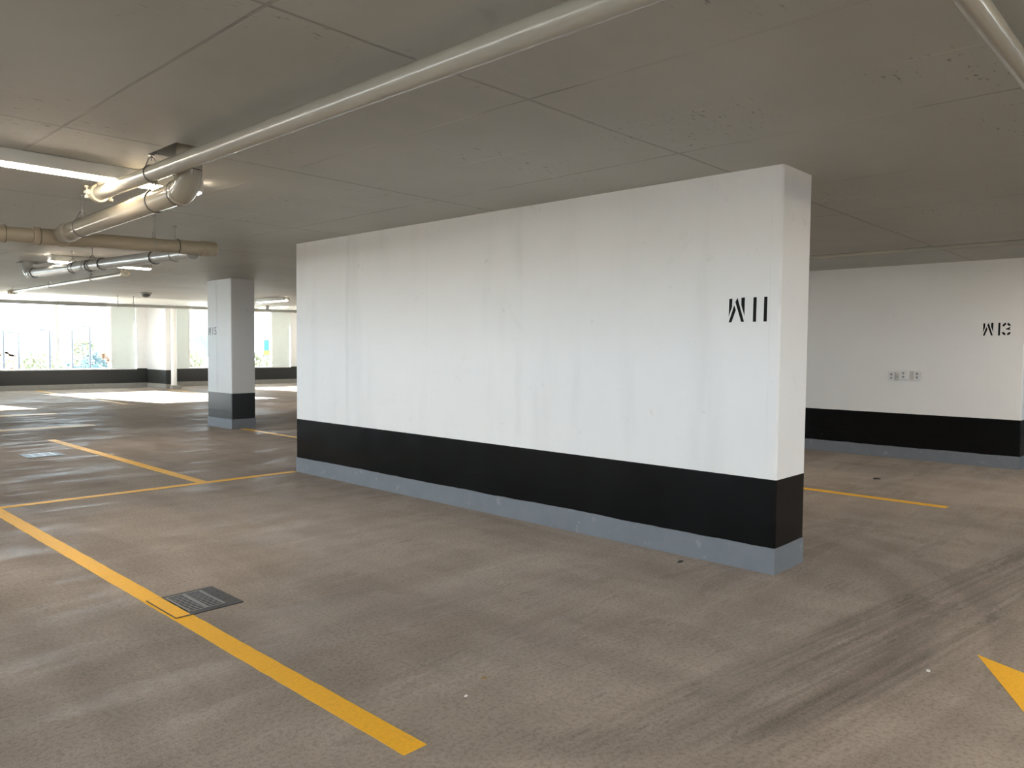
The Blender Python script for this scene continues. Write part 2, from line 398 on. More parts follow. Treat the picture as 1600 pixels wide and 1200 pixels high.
# fins between the bays
def fin(x0, name, label):
    bm = B(); box(bm, x0, x0 + .32, 27.15, YW, .66, HH); w = struct(name, bm, WALLB, label, 'wall')
    bm = B(); box(bm, x0 - .004, x0 + .324, 27.146, YW - .02, .17, .66); o = obj('black_band', bm, BLACKB, w); o['label'] = 'black painted band'
    bm = B(); box(bm, x0 - .02, x0 + .34, 27.13, YW - .04, 0, .17); o = obj('base_band', bm, CONC, w); o['label'] = 'grey concrete curb'
fin(11.12, 'wall_fin', 'short white fin wall between the two far windows')

def window(i, a, b, label):
    w = thing('window_%d' % i, label, 'window', ((a+b)/2, YW + .1, .66), kind='structure')
    mid = (a + b) / 2; y0, y1 = YW + .04, YW + .16; z0, z1 = .655, HH
    bm = B()
    bbox(bm, a - SP, b + SP, y0 - .06, y1, z0, z0 + .045, .006); box(bm, a - .0, b + .0, y0, y1, z1 - .03, z1 - .001)
    for x, hw in ((a, .03), (mid, .05), (b, .03)): box(bm, x - hw, x + hw, y0, y1, z0 + .045, z1 - .03)
    obj('window_frame', bm, ALU, w)
    for p, q in ((a + .03, mid - .05), (mid + .05, b - .03)):
        bm = B(); box(bm, p, q, YW + .095, YW + .105, z0 + .045, z1 - .03); obj('pane', bm, GLASS, w)
    for p, q in ((a - SP, a - .03), (b + .03, b + SP)):
        bm = B(); box(bm, p + .002, q, YW + .06, YW + .14, z0 + .045, z1 - .001); o = obj('side_panel', bm, PANEL, w); o['label'] = 'pale green opaque side panel'
wl = ['bright two-pane window beyond the left edge', 'bright two-pane window at far left', 'bright two-pane window with lamp posts outside, left of the fin',
      'bright two-pane window partly behind the W15 column', 'bright two-pane window hidden behind the long wall']
for i, (a, b) in enumerate(WIN): window(i + 1, a, b, wl[i])

bm = B()                                                # side wall left of the camera; its big openings are added to let daylight in
box(bm, XL - .3, XL, YB, YW, 0, 1.05); box(bm, XL - .3, XL, YB, YW, 1.95, HH)
for k in range(8):
    y = YB + .2 + k * 5.2; box(bm, XL - .3, XL, y - .2, min(y + .2, YW), 1.05, 1.95)
struct('wall_left', bm, WALLB, 'outer wall left of the camera, openings added for daylight', 'wall')
bm = B()  # rear wall out of view; openings added so sky light enters
box(bm, XL - .3, XR + .3, YB - .3, YB, 0, .9); box(bm, XL - .3, XR + .3, YB - .3, YB, 2.3, H)
for k in range(6):
    x = XL + 1.2 + k * 6.3; box(bm, x - 2.2, x + 2.2, YB - .3, YB, .9, 2.3)
struct('wall_front', bm, WALLB, 'outer wall behind the camera, openings added for daylight', 'wall')
bm = B(); box(bm, XR, XR + .3, YB, YW, 0, HH); struct('wall_far_right', bm, WALLB, 'white wall closing the right end', 'wall')

# downpipe on the fin
dp = thing('downpipe', 'white round downpipe on a concrete block at the end of the fin wall', 'pipe', (11.34, 27.02, 0))
bm = B(); tube(bm, [(11.34, 27.02, .131), (11.34, 27.02, HH - .002)], .095); obj('pipe_run', bm, WPIPE, dp, True)
bm = B(); bbox(bm, 11.22, 11.52, 26.88, 27.12, 0, .13, .012); o = obj('base_block', bm, CONC, dp); o['label'] = 'grey concrete base block'

# ------------------------------------------------------------------ floor paint
def line(x0, x1, y0, y1, label, mat=YEL, cat='parking line', name='parking_line', group=None):
    bm = B(); n = max(1, int(max(x1-x0, y1-y0) / .08)); r = random.Random(int((x0+y0)*1000)); L = []; R = []
    alongx = (x1 - x0) > (y1 - y0)
    for i in range(n + 1):
        t = i / n; j = r.uniform(-.0025, .0025); k = r.uniform(-.0025, .0025)
        if alongx: L.append((x0 + (x1-x0)*t, y0 + j)); R.append((x0 + (x1-x0)*t, y1 + k))
        else: L.append((x0 + j, y0 + (y1-y0)*t)); R.append((x1 + k, y0 + (y1-y0)*t))
    vb = [[bm.verts.new((*p, .0015)) for p in q] for q in (L, R)]
    for i in range(n): bm.faces.new((vb[0][i], vb[0][i+1], vb[1][i+1], vb[1][i]))
    ext = bmesh.ops.extrude_face_region(bm, geom=bm.faces[:])
    for v in [e for e in ext['geom'] if isinstance(e, bmesh.types.BMVert)]: v.co.z = .0002
    return tag(obj(name, bm, mat), label, cat, group)
line(1.735, 1.845, 2.17, 8.145, 'long yellow bay line in the foreground, running past the drain grate')
line(-6.5, 4.885, 8.15, 8.255, 'thin yellow line across the floor, ending at the corner of the long wall')
line(3.70, 3.82, 8.257, 13.62, 'yellow bay line behind the cross line, pointing at the far drain')
line(6.71, 6.81, 8.3, 13.17, 'yellow bay line running from the foot of the W15 column')
line(8.22, 8.335, 1.98, 8.2, 'yellow bay line right of the long wall, in front of W13')
line(-5.0, 5.05, 15.45, 15.80, 'faded wide yellow band crossing the floor beyond the far drain', YWORN)
line(-5.0, 5.3, 18.6, 18.95, 'faint worn yellow band nearest the sun patch at left', YWORN)
line(7.40, 7.52, 20.6, 28.3, 'faint yellow bay line running through the big sun patch', YWORN)
line(10.95, 11.07, 21.5, 26.85, 'faint yellow bay line in the sun below the downpipe', YWORN)
bm = B()
tip = Vector((4.322, .877)); e1 = Vector((-.414, -.910)); e2 = Vector((-.888, -.46)); ax = (e1 + e2).normalized()
pr = Vector((-ax.y, ax.x)); p1 = tip + e1 * .85; p2 = tip + e2 * .85; mid = (p1 + p2) / 2
sg = 1 if (p1 - mid).dot(pr) > 0 else -1
poly = [tip, p1, mid + pr * sg * .09, mid + pr * sg * .09 + ax * 1.3, mid - pr * sg * .09 + ax * 1.3, mid - pr * sg * .09, p2]
prism(bm, [(p.x, p.y) for p in poly], 'z', .0002, .0015)
tag(obj('floor_arrow', bm, YEL), 'yellow painted arrow tip at the lower right corner', 'floor marking')

# ------------------------------------------------------------------ floor drains
def drain(x0, x1, y0, y1, label, painted):
    t = thing('floor_drain', label, 'drain', ((x0+x1)/2, (y0+y1)/2, 0), 'floor drains')
    w = x1 - x0; h_ = y1 - y0; ix0 = x0 + .095; ix1 = x1 - .085; iy0 = y0 + .055; iy1 = y1 - .04; z = .006
    bm = B(); box(bm, x0, ix0, y0, y1, .0, z); box(bm, ix1, x1, y0, y1, 0, z); box(bm, ix0, ix1, y0, iy0, 0, z); box(bm, ix0, ix1, iy1, y1, 0, z)
    for k in range(5):
        yy = y0 + .05 + k * (h_ - .1) / 4
        for xx in (x1 - .055, x1 - .025):
            lathe(bm, (xx, yy, z), [(.006, 0), (.006, .0015), (.003, .002)], 8)
    obj('drain_frame', bm, GRATE, t)
    bm = B(); box(bm, ix0, ix1, iy0, iy1, .0003, .0012); o = obj('pit', bm, PITSHADE, t); o['label'] = 'flat near-black sheet painted as the shade under the grate'
    bm = B(); mx = (ix0 + ix1) / 2; n = 12; zz = .0075
    box(bm, mx - .008, mx + .008, iy0, iy1, .002, zz); box(bm, ix0, ix0 + .012, iy0, iy1, .002, zz); box(bm, ix1 - .012, ix1, iy0, iy1, .002, zz)
    for k in range(n + 1):
        yy = iy0 + (iy1 - iy0) * k / n; box(bm, ix0, ix1, yy - .0042, yy + .0042, .006, zz)
    obj('grate', bm, BARS, t)
    if painted:
        bm = B(); box(bm, x0 + .004, ix0 - .012, y0 + .004, y1 - .006, z - .001, z + .0012)
        for (ya, yb) in ((iy0 + .01, iy0 + .12), (iy0 + .16, iy1 - .04)):
            pass
        o = obj('painted_flange', bm, YEL, t); o['label'] = 'flange overpainted yellow by the bay line'
        bm = B()
        for ya, yb in ((y0 + .06, y0 + .16), (y0 + .21, y0 + .31)): box(bm, ix0 - .012, ix0 - .002, ya, yb, z - .001, z + .0014)
        o = obj('slot_shade', bm, PITSHADE, t); o['label'] = 'flat dark strips painted as shaded slots beside the grate'
    return t
drain(1.75, 2.146, 4.18, 4.592, 'near floor drain grate overlapping the long yellow bay line', True)
drain(2.92, 3.37, 11.55, 12.0, 'far floor drain grate shining with window light', False)

# ------------------------------------------------------------------ pipes
def rod(bm, x, y, z0, z1=None, r=.005): tube(bm, [(x, y, z0), (x, y, z1 or H)], r, 8)
def hanger(parent, c, d, R, y_label=None):
    """clevis loop, nut and threaded rod up to the slab"""
    bm = B(); c = Vector(c)
    loop(bm, c, d, R + .004, .0045)
    top = c + Vector((0, 0, R + .004)); dd = Vector(d).normalized(); s = dd.cross(Vector((0, 0, 1))).normalized()
    apex = top + Vector((0, 0, .055))
    tube(bm, [c + s * R * .92 + Vector((0, 0, R * .35)), apex - Vector((0, 0, .012)) + s * .016, apex, apex - Vector((0, 0, .012)) - s * .016, c - s * R * .92 + Vector((0, 0, R * .35))], .004, 6)
    rod(bm, apex.x, apex.y, apex.z - .03); lathe(bm, (apex.x, apex.y, apex.z - .012), [(.011, 0), (.011, .012)], 6)
    if H - apex.z > .005: lathe(bm, (apex.x, apex.y, H - .012), [(.02, 0), (.02, .012)], 12)
    return obj('pipe_hanger', bm, STEEL, parent, True)
def coupling(parent, c, d, R, mat=IRONC):
    """grooved coupling: two half shells with bolt ears"""
    c = Vector(c); d = Vector(d).normalized(); s = d.cross(Vector((0, 0, 1))).normalized()
    bm = B(); ring(bm, c, d, R * 1.32, .055); 
    for sg in (-1, 1):
        e = c + s * sg * R * 1.55
        tube(bm, [e - d * .022, e + d * .022], .018, 10)
    o = obj('coupling', bm, mat, parent, True)
    for sg in (-1, 1):
        e = c + s * sg * (R * 1.62); bb = B()
        tube(bb, [e - Vector((0, 0, .042)), e + Vector((0, 0, .042))], .008, 8)
        for zz in (-.036, .036): tube(bb, [e + Vector((0, 0, zz - .009)), e + Vector((0, 0, zz + .009))], .0155, 6)
        obj('bolt', bb, mat, o, True)
    return o

# sprinkler pipe along the ceiling (foreground)
px = 2.012; pz = 2.605; pr_ = .05
sp = thing('sprinkler_pipe', 'long cream sprinkler pipe crossing the ceiling above the foreground', 'pipe', (px, 6.05, pz))
bm = B(); tube(bm, [(px, 6.08, pz), (px, -2.0, pz)], pr_, 28); obj('pipe_run', bm, PAINTED, sp, True)
coupling(sp, (px, 6.05, pz), (0, 1, 0), pr_)
bm = B(); tube(bm, [(px, 6.0, pz), (px, 6.0, H - .0)], .018, 10); tube(bm, [(px, 6.0, pz + .045), (px, 6.0, pz + .085)], .027, 10); obj('riser_nipple', bm, IRONC, sp, True)
hanger(sp, (px, 5.10, pz), (0, 1, 0), pr_)
hanger(sp, (px, 1.0, pz), (0, 1, 0), pr_)

sr = thing('sprinkler_pipe', 'cream pipe cutting the upper right corner of the picture', 'pipe', (3.0, .65, 2.62))
bm = B(); tube(bm, [(2.35, .65, 2.62), (14, .65, 2.62)], .041, 24); obj('pipe_run', bm, PAINTED, sr, True)
hanger(sr, (5.2, .65, 2.62), (1, 0, 0), .041)
fr = thing('sprinkler_pipe', 'thin cream pipe under the ceiling in front of the W13 wall', 'pipe', (9.3, 3, 2.645))
bm = B(); tube(bm, [(9.3, 8.5, 2.645), (9.3, 1.2, 2.645)], .024, 18); obj('pipe_run', bm, PAINTED, fr, True)
hanger(fr, (9.3, 6.0, 2.645), (0, 1, 0), .024); hanger(fr, (9.3, 1.35, 2.645), (0, 1, 0), .024)

# drain pipe dropping from the slab and running to the tan collector
def bend(p, d0, d1, R, n=10):
    """points of a quarter bend starting at p going d0 and leaving along d1"""
    p = Vector(p); d0 = Vector(d0); d1 = Vector(d1); c = p + d1 * R
    return [c - d1 * R * math.cos(PI/2*k/n) + d0 * R * math.sin(PI/2*k/n) for k in range(n + 1)]
b = thing('drain_pipe', 'shiny cream drain pipe dropping from the ceiling through an elbow', 'pipe', (2.165, 4.9, H))
bx = 2.165; R = .074; yv = 4.90
bm = B(); tube(bm, [(bx, yv, H + .13), (bx, yv, 2.645)], R, 28); obj('riser', bm, PVC, b, True)
bm = B(); ring(bm, (bx, yv, 2.66), (0, 0, 1), R * 1.10, .07, 28)
arcp = bend((bx, yv, 2.625), (0, 0, -1), (0, 1, 0), .125)
tube(bm, arcp, R * 1.09, 28); ring(bm, arcp[-1], (0, 1, 0), R * 1.13, .05, 28); obj('elbow', bm, PVC, b, True)
y0 = arcp[-1].y; z0 = arcp[-1].z; z1 = 2.455
bm = B(); tube(bm, [(bx, y0, z0), (bx, 7.355, z1)], R, 28); obj('pipe_run', bm, PVC, b, True)
for yy in (y0 + .03, ):
    bm = B(); ring(bm, (bx, yy, z0), (0, 1, 0), R * 1.15, .012, 28); o = obj('clamp_band', bm, DARKST, b, True)
def zb(y): return z0 + (z1 - z0) * (y - y0) / (7.36 - y0)
hanger(b, (bx, 5.42, zb(5.42)), (0, 1, 0), R); hanger(b, (bx, 6.9, zb(6.9)), (0, 1, 0), R)
bm = B(); ring(bm, (bx, 7.22, zb(7.22)), (0, 1, 0), R * 1.10, .12, 28); o = obj('end_socket', bm, PVC, b, True)

# tan collector pipe
def zc(x): return 2.418 + (x - 1.715) * .0275
c = thing('collector_pipe', 'dull tan drain pipe running sideways with a capped right end', 'pipe', (2.6, 7.45, 2.44))
RC = .062
bm = B(); tube(bm, [(-3.0, 7.45, zc(-3.0)), (3.42, 7.45, zc(3.42))], RC, 28); obj('pipe_run', bm, PVCD, c, True)
bm = B(); tube(bm, [(1.95, 7.45, zc(1.95)), (2.36, 7.45, zc(2.36))], RC * 1.13, 28); tube(bm, [(bx, 7.45, zc(bx)), (bx, 7.364, zc(bx) + .014)], R * 1.08, 28)
ring(bm, (1.97, 7.45, zc(1.97)), (1, 0, 0), RC * 1.2, .05, 28); obj('tee', bm, PVCD, c, True)
bm = B(); ring(bm, (1.70, 7.45, zc(1.70)), (1, 0, 0), RC * 1.15, .10, 28); obj('joint_collar', bm, PVCD, c, True)
bm = B(); ring(bm, (3.20, 7.45, zc(3.20)), (1, 0, 0), RC * 1.10, .05, 28); obj('joint_collar', bm, PVCD, c, True)
bm = B(); tube(bm, [(3.19, 7.45, zc(3.19)), (3.40, 7.45, zc(3.40)), (3.40, 7.45, zc(3.40)), (3.43, 7.45, zc(3.43)), (3.50, 7.45, zc(3.5)), (3.545, 7.45, zc(3.54)), (3.555, 7.45, zc(3.55))],
              [RC*1.08, RC*1.08, RC*1.15, RC*1.17, RC*1.17, RC*1.1, RC*.85], 28)
for xx in (3.41, 3.44, 3.47): ring(bm, (xx, 7.45, zc(xx)), (1, 0, 0), RC * 1.22, .008, 28)
o = obj('cleanout_cap', bm, PVCD, c, True)
for xx in (1.655, 1.745, 2.0, 3.175):
    bm = B(); ring(bm, (xx, 7.45, zc(xx)), (1, 0, 0), RC * 1.2, .005, 28); obj('clamp_band', bm, DARKST, c, True)
hanger(c, (2.95, 7.45, zc(2.95)), (1, 0, 0), RC); hanger(c, (.9, 7.45, zc(.9)), (1, 0, 0), RC)
bm = B(); ring(bm, (2.95, 7.45, zc(2.95)), (1, 0, 0), RC * 1.08, .035, 28); obj('saddle', bm, PVCD, c, True)

# second drain pipe beyond
d = thing('drain_pipe', 'grey cream drain pipe behind the tan pipe, rising to the ceiling at left', 'pipe', (3.36, 12.95, H))
dx = 3.36; RD = .064; dv = 13.12
bm = B(); tube(bm, [(dx, dv, H + .13), (dx, dv, 2.68)], RD * 1.05, 24)
ap = bend((dx, dv, 2.69), (0, 0, -1), (0, -1, 0), .13); tube(bm, ap, RD * 1.10, 24); obj('elbow', bm, PVCG, d, True)
za, zb2 = ap[-1].z, 2.425
def zd(y): return za + (zb2 - za) * (dv - .13 - y) / (dv - .13 - 7.5)
bm = B(); tube(bm, [(dx, dv - .13, za), (dx, 7.53, zb2)], RD, 24); obj('pipe_run', bm, PVCG, d, True)
bm = B(); ring(bm, (dx, 10.75, zd(10.75)), (0, 1, 0), RD * 1.14, .35, 24); obj('joint_collar', bm, PVCG, d, True)
bm = B(); ring(bm, (dx, 12.9, zd(12.9)), (0, 1, 0), RD * 1.14, .07, 24); obj('joint_collar', bm, PVCG, d, True)
for yy in (12.75, 10.95, 10.45, 10.0, 8.45):
    bm = B(); ring(bm, (dx, yy, zd(yy)), (0, 1, 0), RD * 1.17, .016, 24); obj('clamp_band', bm, DARKST, d, True)
for yy in (11.1, 10.36, 7.95): hanger(d, (dx, yy, zd(yy)), (0, 1, 0), RD)

# thin sprinkler branch further back
e = thing('sprinkler_pipe', 'thin cream sprinkler branch with fittings at both ends, left background', 'pipe', (4.62, 12.75, 2.64))
bm = B(); tube(bm, [(4.62, 12.75, 2.64), (4.62, 19.3, 2.64)], .03, 18); obj('pipe_run', bm, PAINTED, e, True)
coupling(e, (4.62, 12.78, 2.64), (0, 1, 0), .034); coupling(e, (4.62, 19.1, 2.64), (0, 1, 0), .036); coupling(e, (4.62, 19.27, 2.64), (0, 1, 0), .036)
for yy in (12.8, 19.2):
    bm = B(); tube(bm, [(4.62, yy, 2.64), (4.62, yy, H)], .014, 8); obj('riser_nipple', bm, STEEL, e, True)
for yy in (14.3, 16.6): hanger(e, (4.62, yy, 2.64), (0, 1, 0), .03)

# main running along the far bays
PALE = simple('pale_pipe_paint', (.78, .78, .73), .3, var=.04)
f = thing('main_pipe', 'long pale main pipe along the ceiling in front of the far windows', 'pipe', (8, 20.1, 2.52))
def zf(x): return 2.472 + max(0, (x - 4.6)) * .0105
bm = B(); tube(bm, [(-3, 20.1, 2.45), (4.6, 20.1, zf(4.6)), (18, 20.1, zf(18))], .042, 20); obj('pipe_run', bm, PALE, f, True)
bm = B(); tube(bm, [(5.72, 20.1, zf(5.72)), (6.82, 20.1, zf(6.82))], .05, 20); obj('joint_collar', bm, PALE, f, True)
for xx in (7.08, 7.45, 13.5): hanger(f, (xx, 20.1, zf(xx)), (1, 0, 0), .042)
bm = B(); xx = 11.1
tube(bm, [(xx, 20.1, zf(xx)), (xx, 20.1, zf(xx) + .14)], .05, 14); tube(bm, [(xx, 20.1, zf(xx) + .13), (xx, 22.5, zf(xx) + .13)], .03, 14); obj('branch_tee', bm, PALE, f, True)
coupling(f, (10.75, 20.1, zf(10.75)), (1, 0, 0), .042)

# ------------------------------------------------------------------ ceiling lights
def light(x, y, L, rot, label, mat, z=H, w=.15):
    """surface wraparound batten: housing on the slab, bulging lit lens, rounded ends"""
    t = thing('ceiling_light', label, 'ceiling light', (x, y, z), 'linear ceiling lights'); 
    M = Matrix.Translation((x, y, z)) @ Matrix.Rotation(rot, 4, 'Z')
    def part(name, bm_, m): 
        bm_.transform(M); return obj(name, bm_, m, t, True)
    bm = B(); bbox(bm, -L/2 + .012, L/2 - .012, -w*.57, w*.57, -.084, -.0005, .008); part('housing', bm, HOUS)
    bm = B(); n = 14; secs = [(-L/2 + .0, .25), (-L/2 + .015, .7), (-L/2 + .05, .95), (-L/2 + .1, 1), (L/2 - .1, 1), (L/2 - .05, .95), (L/2 - .015, .7), (L/2, .25)]
    rings = []
    for sx, k in secs:
        rings.append([bm.verts.new((sx, w * .47 * k * math.cos(PI * i / n), -.080 - .022 * k * math.sin(PI * i / n) ** .9 if 0 < i < n else -.080)) for i in range(n + 1)])
    for i in range(len(rings) - 1):
        for q in range(n): bm.faces.new((rings[i][q], rings[i][q+1], rings[i+1][q+1], rings[i+1][q]))
        bm.faces.new((rings[i][n], rings[i][0], rings[i+1][0], rings[i+1][n]))
    bm.faces.new(rings[0]); bm.faces.new(rings[-1])
    part('diffuser', bm, mat)
    return t
light(1.94, 5.70, 1.33, 0, 'long lit ceiling light at the left edge, behind the near sprinkler pipe', LENS)
light(3.95, 11.8, 1.36, 0, 'lit ceiling light half hidden behind the second drain pipe', LENS)
light(9.9, 17.7, 1.42, PI/2, 'lit ceiling light right of the W15 column', LENSC)
light(13.6, 24.0, 1.4, PI/2, 'pale lit ceiling light at the left end of the long wall, furthest away', LENSC, HH)
light(5.0, -.9, 1.36, 0, 'added unseen lit ceiling light behind the camera', LENS)  # lamps labelled unseen are added out of view to light the floor
light(1.94, -.4, 1.36, 0, 'added unseen lit ceiling light above the camera, continuing the row', LENS)
light(-3.2, 2.4, 1.36, 0, 'added unseen lit ceiling light left of the camera', LENS)
light(-1.2, 8.6, 1.36, 0, 'added unseen lit ceiling light outside the left edge, by the tan pipe', LENS)
light(-1.5, -3.2, 1.36, 0, 'added unseen lit ceiling light far behind the camera', LENS)
light(9.0, -4.5, 1.36, 0, 'added unseen lit ceiling light behind the camera at right', LENS)
light(9.75, .68, 1.3, PI/2, 'lit ceiling light right of the frame, before the W13 wall', LENS)
light(3.2, -4.4, 1.36, 0, 'added unseen lit ceiling light behind the camera, second row', LENS)  # from here on also added out of view, to fill the room
light(2.0, -7.0, 1.36, 0, 'added unseen lit ceiling light at the front wall', LENS)
light(7.5, 5.2, 1.36, 0, 'added lit ceiling light hidden behind the long wall', LENS)
light(-3.0, 5.7, 1.36, 0, 'added unseen lit ceiling light further out beyond the left edge', LENS)
light(-3.0, 11.8, 1.36, 0, 'added unseen lit ceiling light beyond the left edge', LENS)

# small dome
t = thing('ceiling_dome', 'small grey dome fixture on the ceiling, left of the W15 column', 'dome fixture', (7.1, 18.4, H))
bm = B(); lathe(bm, (7.1, 18.4, H), [(.125, -.0005), (.125, -.02), (.10, -.028)]); obj('flange', bm, HOUS, t, True)
bm = B(); lathe(bm, (7.1, 18.4, H), [(.098, -.024), (.092, -.06), (.07, -.09), (.04, -.105), (.02, -.108)]); o = obj('dome', bm, DOME, t, True); o['label'] = 'grey dome'

# ------------------------------------------------------------------ outlet boxes on W13
sc_ = (11.65 / 11.96)
for (ya, yb, za_, zb_, dep, lab) in ((3.684, 3.593, 1.217, 1.098, .03, 'pale wall outlet on W13, leftmost of the three, furthest from the number'),
                                   (3.527, 3.403, 1.240, 1.114, .075, 'middle wall outlet on W13, the deeper box'),
                                   (3.347, 3.243, 1.235, 1.110, .03, 'right wall outlet on W13, nearest the number')):
    ya *= sc_; yb *= sc_; zA = 1.5 + (za_-1.5)*sc_; zB = 1.5 + (zb_-1.5)*sc_; x = 11.65
    t = thing('wall_outlet', lab, 'wall outlet', (x, (ya+yb)/2, zB), 'wall outlets on the W13 wall')
    bm = B(); bbox(bm, x - dep, x + .0005, yb + .008, ya - .008, zB, zA, .006); obj('outlet_box', bm, PLATE, t)
    bm = B(); bbox(bm, x - dep - .006, x - dep + .002, yb + .004, ya - .004, zB - .004, zA + .004, .003); obj('cover_plate', bm, PLATE, t)
    bm = B(); m = (ya + yb) / 2
    for zz in ((zA + zB)/2 + .025, (zA + zB)/2 - .025): tube(bm, [(x - dep - .0075, m, zz), (x - dep - .004, m, zz)], .016, 14)
    o = obj('receptacle', bm, SLOT, t); o['label'] = 'dark socket faces'

# small litter on the floor
def bit(x, y, s, mat, label, name='litter_scrap', cat='litter'):
    bm = B(); n = 7; r = random.Random(int(x * 1000))
    prism(bm, [(x + s * r.uniform(.6, 1.1) * math.cos(2*PI*k/n), y + .6 * s * r.uniform(.6, 1.1) * math.sin(2*PI*k/n)) for k in range(n)], 'z', .0004, .006)
    tag(obj(name, bm, mat), label, cat)
DRY = simple('dry_leaf', (.30, .20, .10), .8); PAPER = simple('paper_scrap', (.75, .75, .73), .8); SPOT = simple('dark_spot', (.035, .03, .027), .7)
bit(2.408, 2.431, .017, DRY, 'tiny brown dry leaf scrap on the open floor', 'dry_leaf', 'leaf')
bit(2.226, 2.359, .010, PAPER, 'tiny white scrap near the end of the long bay line')
bit(3.93, .995, .014, PAPER, 'tiny white scrap near the arrow tip')
bit(9.55, 3.04, .075, SPOT, 'dark flat spot on the floor before the W13 wall', 'floor_plug', 'floor plug')
bit(4.735, 2.81, .035, SPOT, 'small dark spot at the foot of the long wall', 'floor_plug', 'floor plug')

# ------------------------------------------------------------------ outside
GR = simple('pale_ground', (.42, .42, .38), .9, var=.15, scale=.05)
bm = B(); box(bm, -250, 450, -200, 600, -5.2, -5.0); o = tag(obj('ground', bm, GR), 'pale sunlit ground outside the windows', 'ground', kind='structure')
DARKGR = simple('bounce_cut_ground', (.06, .06, .058), .9, var=.2, scale=.3)  # unseen dark ground, added to cut bounce light on the near ceiling
bm = B(); box(bm, -200, XL - .5, -190, 60, -5.0, -4.96); box(bm, XL - .5, 100, -190, YB - .5, -5.0, -4.96)
o = tag(obj('added_dark_ground', bm, DARKGR), 'unseen dark ground added outside the near side openings', 'ground', kind='structure')
HILL = simple('haze_tinted_hill', (.066, .080, .086), .95, var=.2, scale=.02)  # aerial haze is mixed into the base colour
def hill(x0, x1, y, prof, label):
    bm = B(); n = 60; front = []; top = []; back = []
    for i in range(n + 1):
        t_ = i / n; x = x0 + (x1 - x0) * t_
        h = prof[0] * math.sin(PI * t_) ** .35 * (.82 + .18 * math.sin(t_ * 9 + x0)) + .2 * math.sin(t_ * 41)
        front.append(bm.verts.new((x, y - 25, -5))); top.append(bm.verts.new((x, y, h - 2))); back.append(bm.verts.new((x, y + 30, -5)))
    for i in range(n):
        bm.faces.new((front[i], front[i+1], top[i+1], top[i])); bm.faces.new((top[i], top[i+1], back[i+1], back[i]))
    tag(obj('hill', bm, HILL, None, True), label, 'hill', kind='structure')
hill(112, 162, 480, (9.8,), 'hazy blue wooded hill seen through the left window')
hill(208, 238, 500, (13.5,), 'hazy blue wooded hill left of the W15 column')

L_Y = m_leaf('yellow_leaves', (.20, .195, .125), (.13, .135, .09)); L_G = m_leaf('green_leaves', (.10, .125, .09), (.16, .17, .11))
L_B = m_leaf('bluish_leaves', (.07, .10, .11), (.11, .14, .14)); L_R = m_leaf('red_leaves', (.26, .15, .12), (.26, .21, .13)); L_P = m_leaf('mauve_leaves', (.10, .085, .12), (.11, .11, .12))
BARK = simple('bark', (.12, .09, .07), .9)
def tree(x, y, top, w, leaf, label, group):
    r = random.Random(int(x * 77 + y)); gz = -5.0; h = top - gz
    t = thing('tree', label, 'tree', (x, y, gz), group)
    bm = B(); tube(bm, [(x, y, gz), (x + .05, y, gz + h * .4), (x - .05, y + .1, gz + h * .85)], [.18, .12, .03], 8)
    for k in range(5):
        a = r.uniform(0, 2*PI); z_ = gz + h * r.uniform(.35, .6)
        tube(bm, [(x, y, z_), (x + math.cos(a) * w * .3, y + math.sin(a) * w * .3, z_ + h * .2)], [.06, .02], 6)
    obj('trunk', bm, BARK, t, True)
    bm = B()
    for k in range(420):
        u = Vector((r.gauss(0, 1), r.gauss(0, 1), r.gauss(0, 1))).normalized() * r.uniform(.35, 1.0) ** .5
        p = Vector((x + u.x * w / 2, y + u.y * w / 2, gz + h * .68 + u.z * h * .32))
        s = r.uniform(.13, .30); q = Quaternion(Vector((r.gauss(0,1), r.gauss(0,1), r.gauss(0,1))).normalized(), r.uniform(0, PI))
        vs = [bm.verts.new(p + q @ Vector((s * ca, s * .6 * sa, .06 * ca * s))) for ca, sa in ((1, 0), (.3, 1), (-.8, .6), (-1, 0), (-.3, -1), (.7, -.7))]
        bm.faces.new(vs)
    obj('foliage', bm, leaf, t)
GT = 'autumn trees outside the windows'
for a in ((16.2, 70, 1.0, 3.2, L_R, 'reddish tree top at the left edge of the left window'), (17.7, 66, 1.1, 3.6, L_Y, 'yellow tree behind the left pane, second from the left edge'),
          (19.0, 62, .6, 3.8, L_B, 'dark bluish tree low in the left pane, beside the mullion'), (21.3, 66, 1.1, 2.2, L_B, 'bluish tree just left of the window mullion'),
          (22.6, 88, .8, 2.4, L_G, 'green tree right of the mullion, behind a lamp post'), (24.4, 78, 2.6, 2.4, L_Y, 'tall yellow tree near the right lamp post'),
          (23.5, 70, 1.3, 1.7, L_R, 'small red tree at the right edge of the left window'),
          (30.6, 70, 1.6, 3.0, L_Y, 'yellow green tree left of the W15 column'), (33.4, 76, 1.2, 2.6, L_Y, 'yellow tree half hidden by the W15 column'),
          (36.6, 68, 1.0, 3.0, L_Y, 'low yellow tree right of the W15 column'), (38.6, 76, 3.6, 2.6, L_P, 'bare mauve tree right of the W15 column'),
          (40.6, 72, 1.2, 2.2, L_B, 'bluish tree behind the turquoise banner')):
    tree(*a, GT)
POST = simple('dark_post', (.012, .015, .02), .5)
def post(x, top, arm, label):
    y = 60; t = thing('street_lamp', label, 'street lamp', (x, y, -5), 'lamp posts outside the left window')
    bm = B(); tube(bm, [(x, y, -5), (x, y, top)], [.09, .05], 10); obj('pole', bm, POST, t, True)
    if arm:
        bm = B(); tube(bm, [(x, y, top - .05), (x - .12, y, top + .02), (x - arm, y, top + .02)], .035, 8); bbox(bm, x - arm - .35, x - arm + .05, y - .12, y + .12, top - .03, top + .06, .03)
        obj('lamp_head', bm, POST, t, True)
